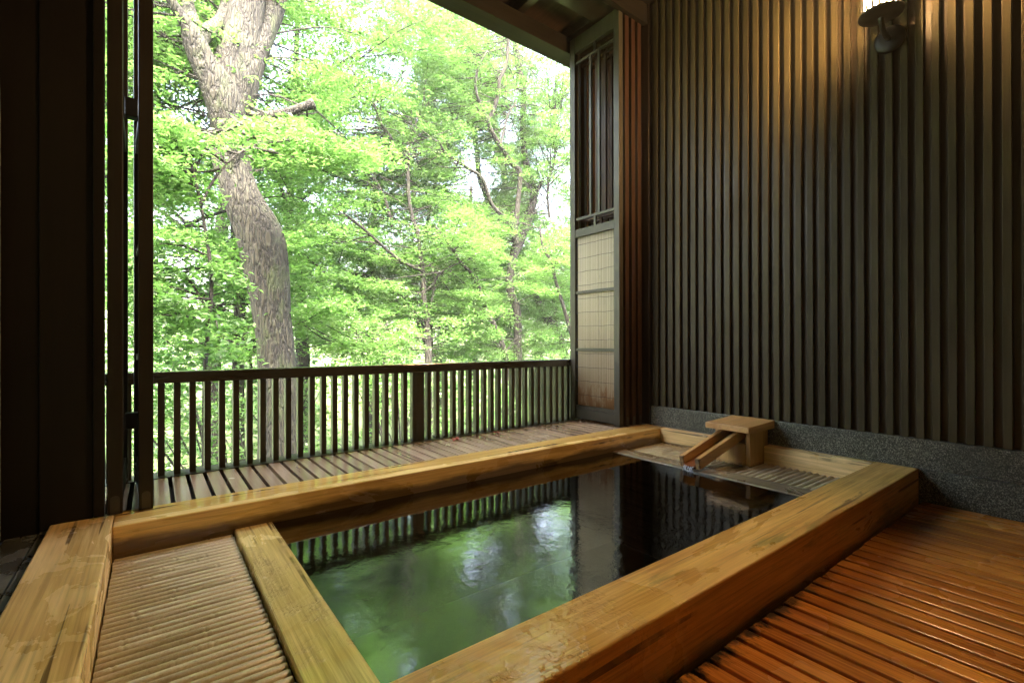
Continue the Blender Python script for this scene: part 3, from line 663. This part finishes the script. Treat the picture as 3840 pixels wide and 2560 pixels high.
mp = [limb([(984, 833, 8.5), (984, 794, 7.5), (980, 729, 6.5), (974, 685, 6), (971, 626, 6), (967, 593, 5), (960, 538, 4.8), (947, 499, 4.5), (939, 450, 4.2), (937, 390, 4)], 9, 9.2, True, clear=0.75),
      limb([(937, 392, 4), (920, 360, 3.8), (901, 334, 3.6), (898, 316, 3.2), (872, 278, 2.6), (858, 240, 2), (800, 150, 1.6)], 9.2, 8.6, clear=0.75),
      limb([(937, 392, 3.5), (941, 341, 3), (954, 316, 2.6), (958, 270, 2), (990, 230, 1.4)], 9.2, 9.6, clear=0.75),
      limb([(970, 622, 4), (925, 601, 3.8), (890, 575, 3.5), (866, 553, 3), (829, 520, 2.6), (790, 490, 1.8)], 9, 8.2, clear=0.75),
      limb([(984, 726, 2.6), (997, 665, 2.4), (1002, 640, 2.2), (1019, 621, 2), (1058, 602, 1.6)], 9, 8.6, clear=0.75),
      limb([(902, 527, 3.4), (893, 485, 3.2), (878, 440, 3), (852, 400, 2.8), (838, 370, 2)], 9.4, 9.2, clear=0.75)]
make_tree('maple_tree', 'slim maple in the middle of the view with a forked upper trunk', mp, M['bark_grey'], M['maple'], 620, 1.9, 230, .055, .6, .45, .55, .2, yb=(-.1, 1), extra=[(rng.uniform(2.5, 6), rng.uniform(9, 11), rng.uniform(4, 12), 0) for _ in range(150)])
m2 = [limb([(1010, 850, 9), (985, 800, 8), (963, 740, 7.5), (927, 691, 6.5), (905, 662, 6), (868, 645, 5.5), (829, 632, 5), (796, 636, 4), (760, 640, 3)], 10.5, 9.6, True),
      limb([(905, 662, 3.5), (893, 628, 3), (870, 622, 2.6), (840, 600, 2)], 10.2, 10.6),
      limb([(990, 810, 6), (985, 700, 5), (975, 560, 4), (1000, 420, 3.5), (1010, 300, 3), (980, 180, 2.4)], 10.7, 11.5)]
make_tree('leaning_tree', 'tree with a limb arching far to the left in mid view', m2, M['bark_dark'], M['maple'], 260, 1.9, 210, .062, .6, .45, .6, .1, extra=[(rng.uniform(3, 8), rng.uniform(9, 12), rng.uniform(1, 7.5), 0) for _ in range(40)])
sm = [limb([(881, 860, 5.5), (881, 825, 5), (880, 803, 5.5)], 7, 7, True),
      limb([(880, 803, 3.5), (895, 792, 3), (915, 780, 2.2), (936, 772, 1.6)], 7, 6.8),
      limb([(878, 805, 2.6), (880, 770, 2), (890, 739, 1.4)], 7, 7.2),
      limb([(880, 805, 2.6), (862, 785, 2), (838, 763, 1.5)], 7, 6.7), limb([(876, 800, 2), (830, 795, 1.6), (790, 790, 1)], 7, 6.9)]
make_tree('small_tree', 'small bushy tree with a knobbly top just above the railing', sm, M['bark_dark'], M['bushleaf'], 70, 1.0, 170, .05, .55, .5, .36, -.3, 2.2)
rt = [limb([(1191, 840, 10), (1189, 793, 9.5), (1188, 717, 9), (1177, 685, 9.5), (1171, 652, 10), (1177, 597, 9.5), (1190, 560, 12), (1205, 528, 10), (1217, 492, 9.5), (1225, 455, 9), (1220, 424, 8.5), (1208, 374, 8), (1202, 327, 7.5), (1201, 274, 7), (1203, 217, 7), (1196, 177, 7), (1189, 133, 6.5), (1183, 95, 6), (1175, 20, 5)], 10, 10.5, True, clear=.8),
      limb([(1186, 560, 8), (1183, 533, 7), (1188, 483, 6), (1194, 420, 5.5), (1192, 390, 5.5), (1177, 377, 5.5), (1155, 343, 5.5), (1136, 314, 5), (1122, 280, 4.5), (1133, 255, 4.5), (1145, 214, 4.5), (1148, 183, 4), (1164, 145, 4), (1167, 86, 3.5)], 9.9, 9.2, clear=.8),
      limb([(1122, 282, 4), (1108, 250, 3.5), (1099, 230, 3.2), (1092, 195, 3), (1100, 152, 2.6), (1120, 117, 2)], 9.3, 9, clear=.8),
      limb([(1222, 460, 5), (1233, 440, 5), (1246, 415, 4)], 10.2, 9.8, clear=.8),
      limb([(1183, 530, 5), (1167, 508, 4.5), (1130, 470, 4.5), (1108, 411, 4), (1074, 386, 3.8), (1042, 364, 3.2), (1021, 349, 2.8), (1008, 324, 2)], 9.8, 8.8, clear=.8),
      limb([(1150, 335, 2.5), (1165, 270, 2.4), (1185, 235, 2)], 9.5, 9.8, clear=.8)]
make_tree('pale_maple', 'pale smooth-barked maple near the right shutter, splitting into twin trunks', rt, M['bark_grey'], M['maple'], 850, 1.9, 230, .057, .6, .45, .58, .2, yb=(-.15, 1), extra=[(rng.uniform(5, 9), rng.uniform(10, 12.5), rng.uniform(4.5, 13.5), 0) for _ in range(170)])
ps = [limb([(1162, 830, 6.5), (1159, 807, 6), (1142, 761, 6), (1118, 713, 5.5), (1105, 678, 5), (1096, 647, 5), (1081, 626, 4.5), (1055, 599, 3.5), (1030, 560, 2.5), (1000, 520, 2)], 9.4, 8.6, True),
      limb([(1098, 650, 3), (1090, 600, 3), (1085, 560, 2.5), (1095, 500, 2)], 9, 9.4)]
make_tree('bent_tree', 'pale thin tree bending left in front of the pale maple', ps, M['bark_grey'], M['maple'], 170, 1.4, 210, .055, .6, .4, .5, .2, 5)
dr = [limb([(1172, 830, 10), (1170, 804, 10), (1166, 739, 9), (1157, 706, 9), (1146, 674, 9), (1142, 630, 9.5), (1150, 560, 9), (1167, 483, 8), (1158, 406, 7), (1146, 352, 6.5), (1140, 300, 6), (1120, 240, 5)], 13, 13.4, True),
      limb([(1165, 760, 9), (1137, 728, 10), (1124, 695, 10), (1111, 643, 10), (1112, 560, 9), (1121, 467, 7.5), (1101, 406, 6.5), (1095, 344, 6), (1085, 280, 5)], 13, 13.8),
      limb([(1154, 809, 7), (1092, 792, 6.5), (1059, 779, 6), (1015, 756, 4.5), (990, 740, 3)], 12.9, 11.9)]
make_tree('dark_tree', 'dark furrowed double trunk standing behind the pale maple', dr, M['bark_dark'], M['maple'], 330, 2.6, 210, .07, .6, .45, .75, .2, extra=[(rng.uniform(5, 12), rng.uniform(12, 15.5), rng.uniform(1, 8), 0) for _ in range(70)])
rl_ = [limb([(1300, 850, 11), (1297, 822, 10.5), (1282, 772, 11), (1262, 735, 11), (1240, 706, 8), (1223, 656, 7), (1201, 612, 6), (1190, 560, 5)], 11.5, 11.2, True),
       limb([(1275, 750, 6), (1276, 720, 5), (1272, 680, 4), (1290, 640, 3)], 11.4, 11.8)]
make_tree('slanting_tree', 'dark trunk slanting up to the left at the right edge of the view', rl_, M['bark_dark'], M['maple'], 220, 2.0, 220, .06, .6, .45, .6, .0, 6)
rn = [limb([(1330, 840, 5), (1310, 760, 4.5), (1290, 690, 4), (1275, 640, 3.8), (1268, 600, 3.5), (1257, 586, 3.2), (1245, 560, 2.5), (1240, 520, 2)], 8.5, 8.3, True),
      limb([(1271, 610, 2.6), (1290, 600, 2.4), (1310, 585, 2), (1325, 560, 1.6)], 8.4, 8.8),
      limb([(1262, 500, 3), (1258, 430, 2.8), (1275, 360, 2.6), (1268, 290, 2.2), (1285, 220, 2)], 9.5, 9.9)]
make_tree('crooked_tree', 'thin crooked tree partly hidden by the right shutters', rn, M['bark_dark'], M['maple'], 330, 1.5, 220, .055, .6, .45, .5, .2, 12, extra=[(rng.uniform(7, 10.5), rng.uniform(8.5, 11), rng.uniform(4.5, 9.5), 0) for _ in range(60)])
# further trees, each with its own trunk
def wild(x, y, h, r0, lab, nsp, nm='woodland_tree', lean=0):
    g = gz(x, y); L = [smooth([(x, y, g-.2, r0*1.3), (x+lean*.3+rng.normal(0, .1), y, g+h*.3, r0), (x+lean*.7, y+rng.normal(0, .2), g+h*.6, r0*.75), (x+lean+rng.normal(0, .3), y, g+h, r0*.3)])]
    for k in range(7):
        q = L[0][int(len(L[0])*rng.uniform(.35, .9))]; a = rng.uniform(0, 6.28); d = rng.uniform(1.2, 2.8)
        L.append(smooth([(*q[:3], r0*.4), (q[0]+d*.5*math.cos(a), q[1]+d*.5*math.sin(a), q[2]+d*.45, r0*.25), (q[0]+d*math.cos(a), q[1]+d*math.sin(a), q[2]+d*.7, r0*.1)]))
    make_tree(nm, lab, L, M['bark_dark'], M['maple'] if nsp % 2 else M['bushleaf'], nsp, 1.8, 170, .075, .6, .45, .75, -1.5, 10, sides=10)
for a in [(1.2, 12.5, 8, .16, 'far slim tree seen between the massive trunk and the left post', 101), (3.4, 14.5, 10, .2, 'far tree seen right of the massive trunk', 171), (-.6, 8.5, 9, .12, 'tree at the left edge of the view beside the left shutter', 70),
          (6.0, 16, 10, .2, 'tall far tree behind the slim middle maple', 181), (9.8, 15.5, 10, .2, 'tall far tree behind the pale maple', 161), (12.8, 15.2, 10, .18, 'far tree at the right edge behind the slanting trunk', 151),
          (2.3, 10.5, 9.5, .11, 'thin tree between the massive trunk and the slim maple', 131), (11.5, 11.5, 8, .15, 'leafy tree behind the right shutters', 101)]: wild(*a)
# bushes behind the railing
BU = [(.5, 5.0, 'bush behind the leftmost balusters'), (1.1, 7.2, 'bush behind the balusters left of the massive trunk'), (2.6, 5.8, 'bush right of the foot of the massive trunk'), (3.9, 6.6, 'leafy bush behind the middle of the railing'),
      (5.2, 7.6, 'bush behind the right half of the railing'), (6.6, 8.6, 'bush at the foot of the pale maple'), (8.6, 10.2, 'bush at the foot of the slanting trunk'), (4.3, 9.6, 'bush at the foot of the slim maple'), (2.0, 9.3, 'far bush seen through the railing near the massive trunk')]
for x, y, lab in BU:
    g = gz(x, y); b = thing('bush', lab, 'bush', (x, y, g), 'bushes below the window'); mb = MB(); lv = []
    for k in range(16):
        a = rng.uniform(0, 6.28); d = rng.uniform(.2, 1.0); h = rng.uniform(.5, 1.9); c = (x+d*math.cos(a), y+d*math.sin(a), g+h)
        if blocked(c, .42, 1.1): continue
        mb.tube([(x+.05*math.cos(a), y+.05*math.sin(a), g-.1), (x+d*.35*math.cos(a), y+d*.35*math.sin(a), g+h*.5), c], [.018, .012, .004], 6); lv.append(spray(c, .42, 210, .3))
    mb.build('stem', M['bark_grey'], b); leafmesh('foliage', M['bushleaf'], b, np.concatenate(lv), .058, .55, .6)
# the wood beyond, one mass
C_ = []
for k in range(620):
    y = rng.uniform(18, 34); x = rng.uniform(-6, y*1.45); g = gz(x, y); top = 3.0+.28*x+rng.uniform(-1, 1.5); z = g+rng.uniform(0, 1)*(max(top, 1)-g)
    if ingap((x, y, z), 1): continue
    C_.append(spray((x, y, z), rng.uniform(.9, 1.7), 120, .5))
fw = leafmesh('far_woodland', M['farleaf'], None, np.concatenate(C_), .22, .6, .6)
tag(fw, 'mass of distant woodland beyond the nearer trees', 'woodland', kind='stuff')

# ------------------------------------------------------------------ humid air
t = NT('humid air'); t.n.remove(t.b); vp = t.new('VolumePrincipled'); vp.inputs['Color'].default_value = (.95, 1, .95, 1); vp.inputs['Density'].default_value = .0021
vp.inputs['Anisotropy'].default_value = .2; t.t.links.new(vp.outputs[0], t.out.inputs['Volume'])
hz = MB().box(-130, 130, -8, 275, -6, 40).build('haze', t.m); tag(hz, kind='stuff')
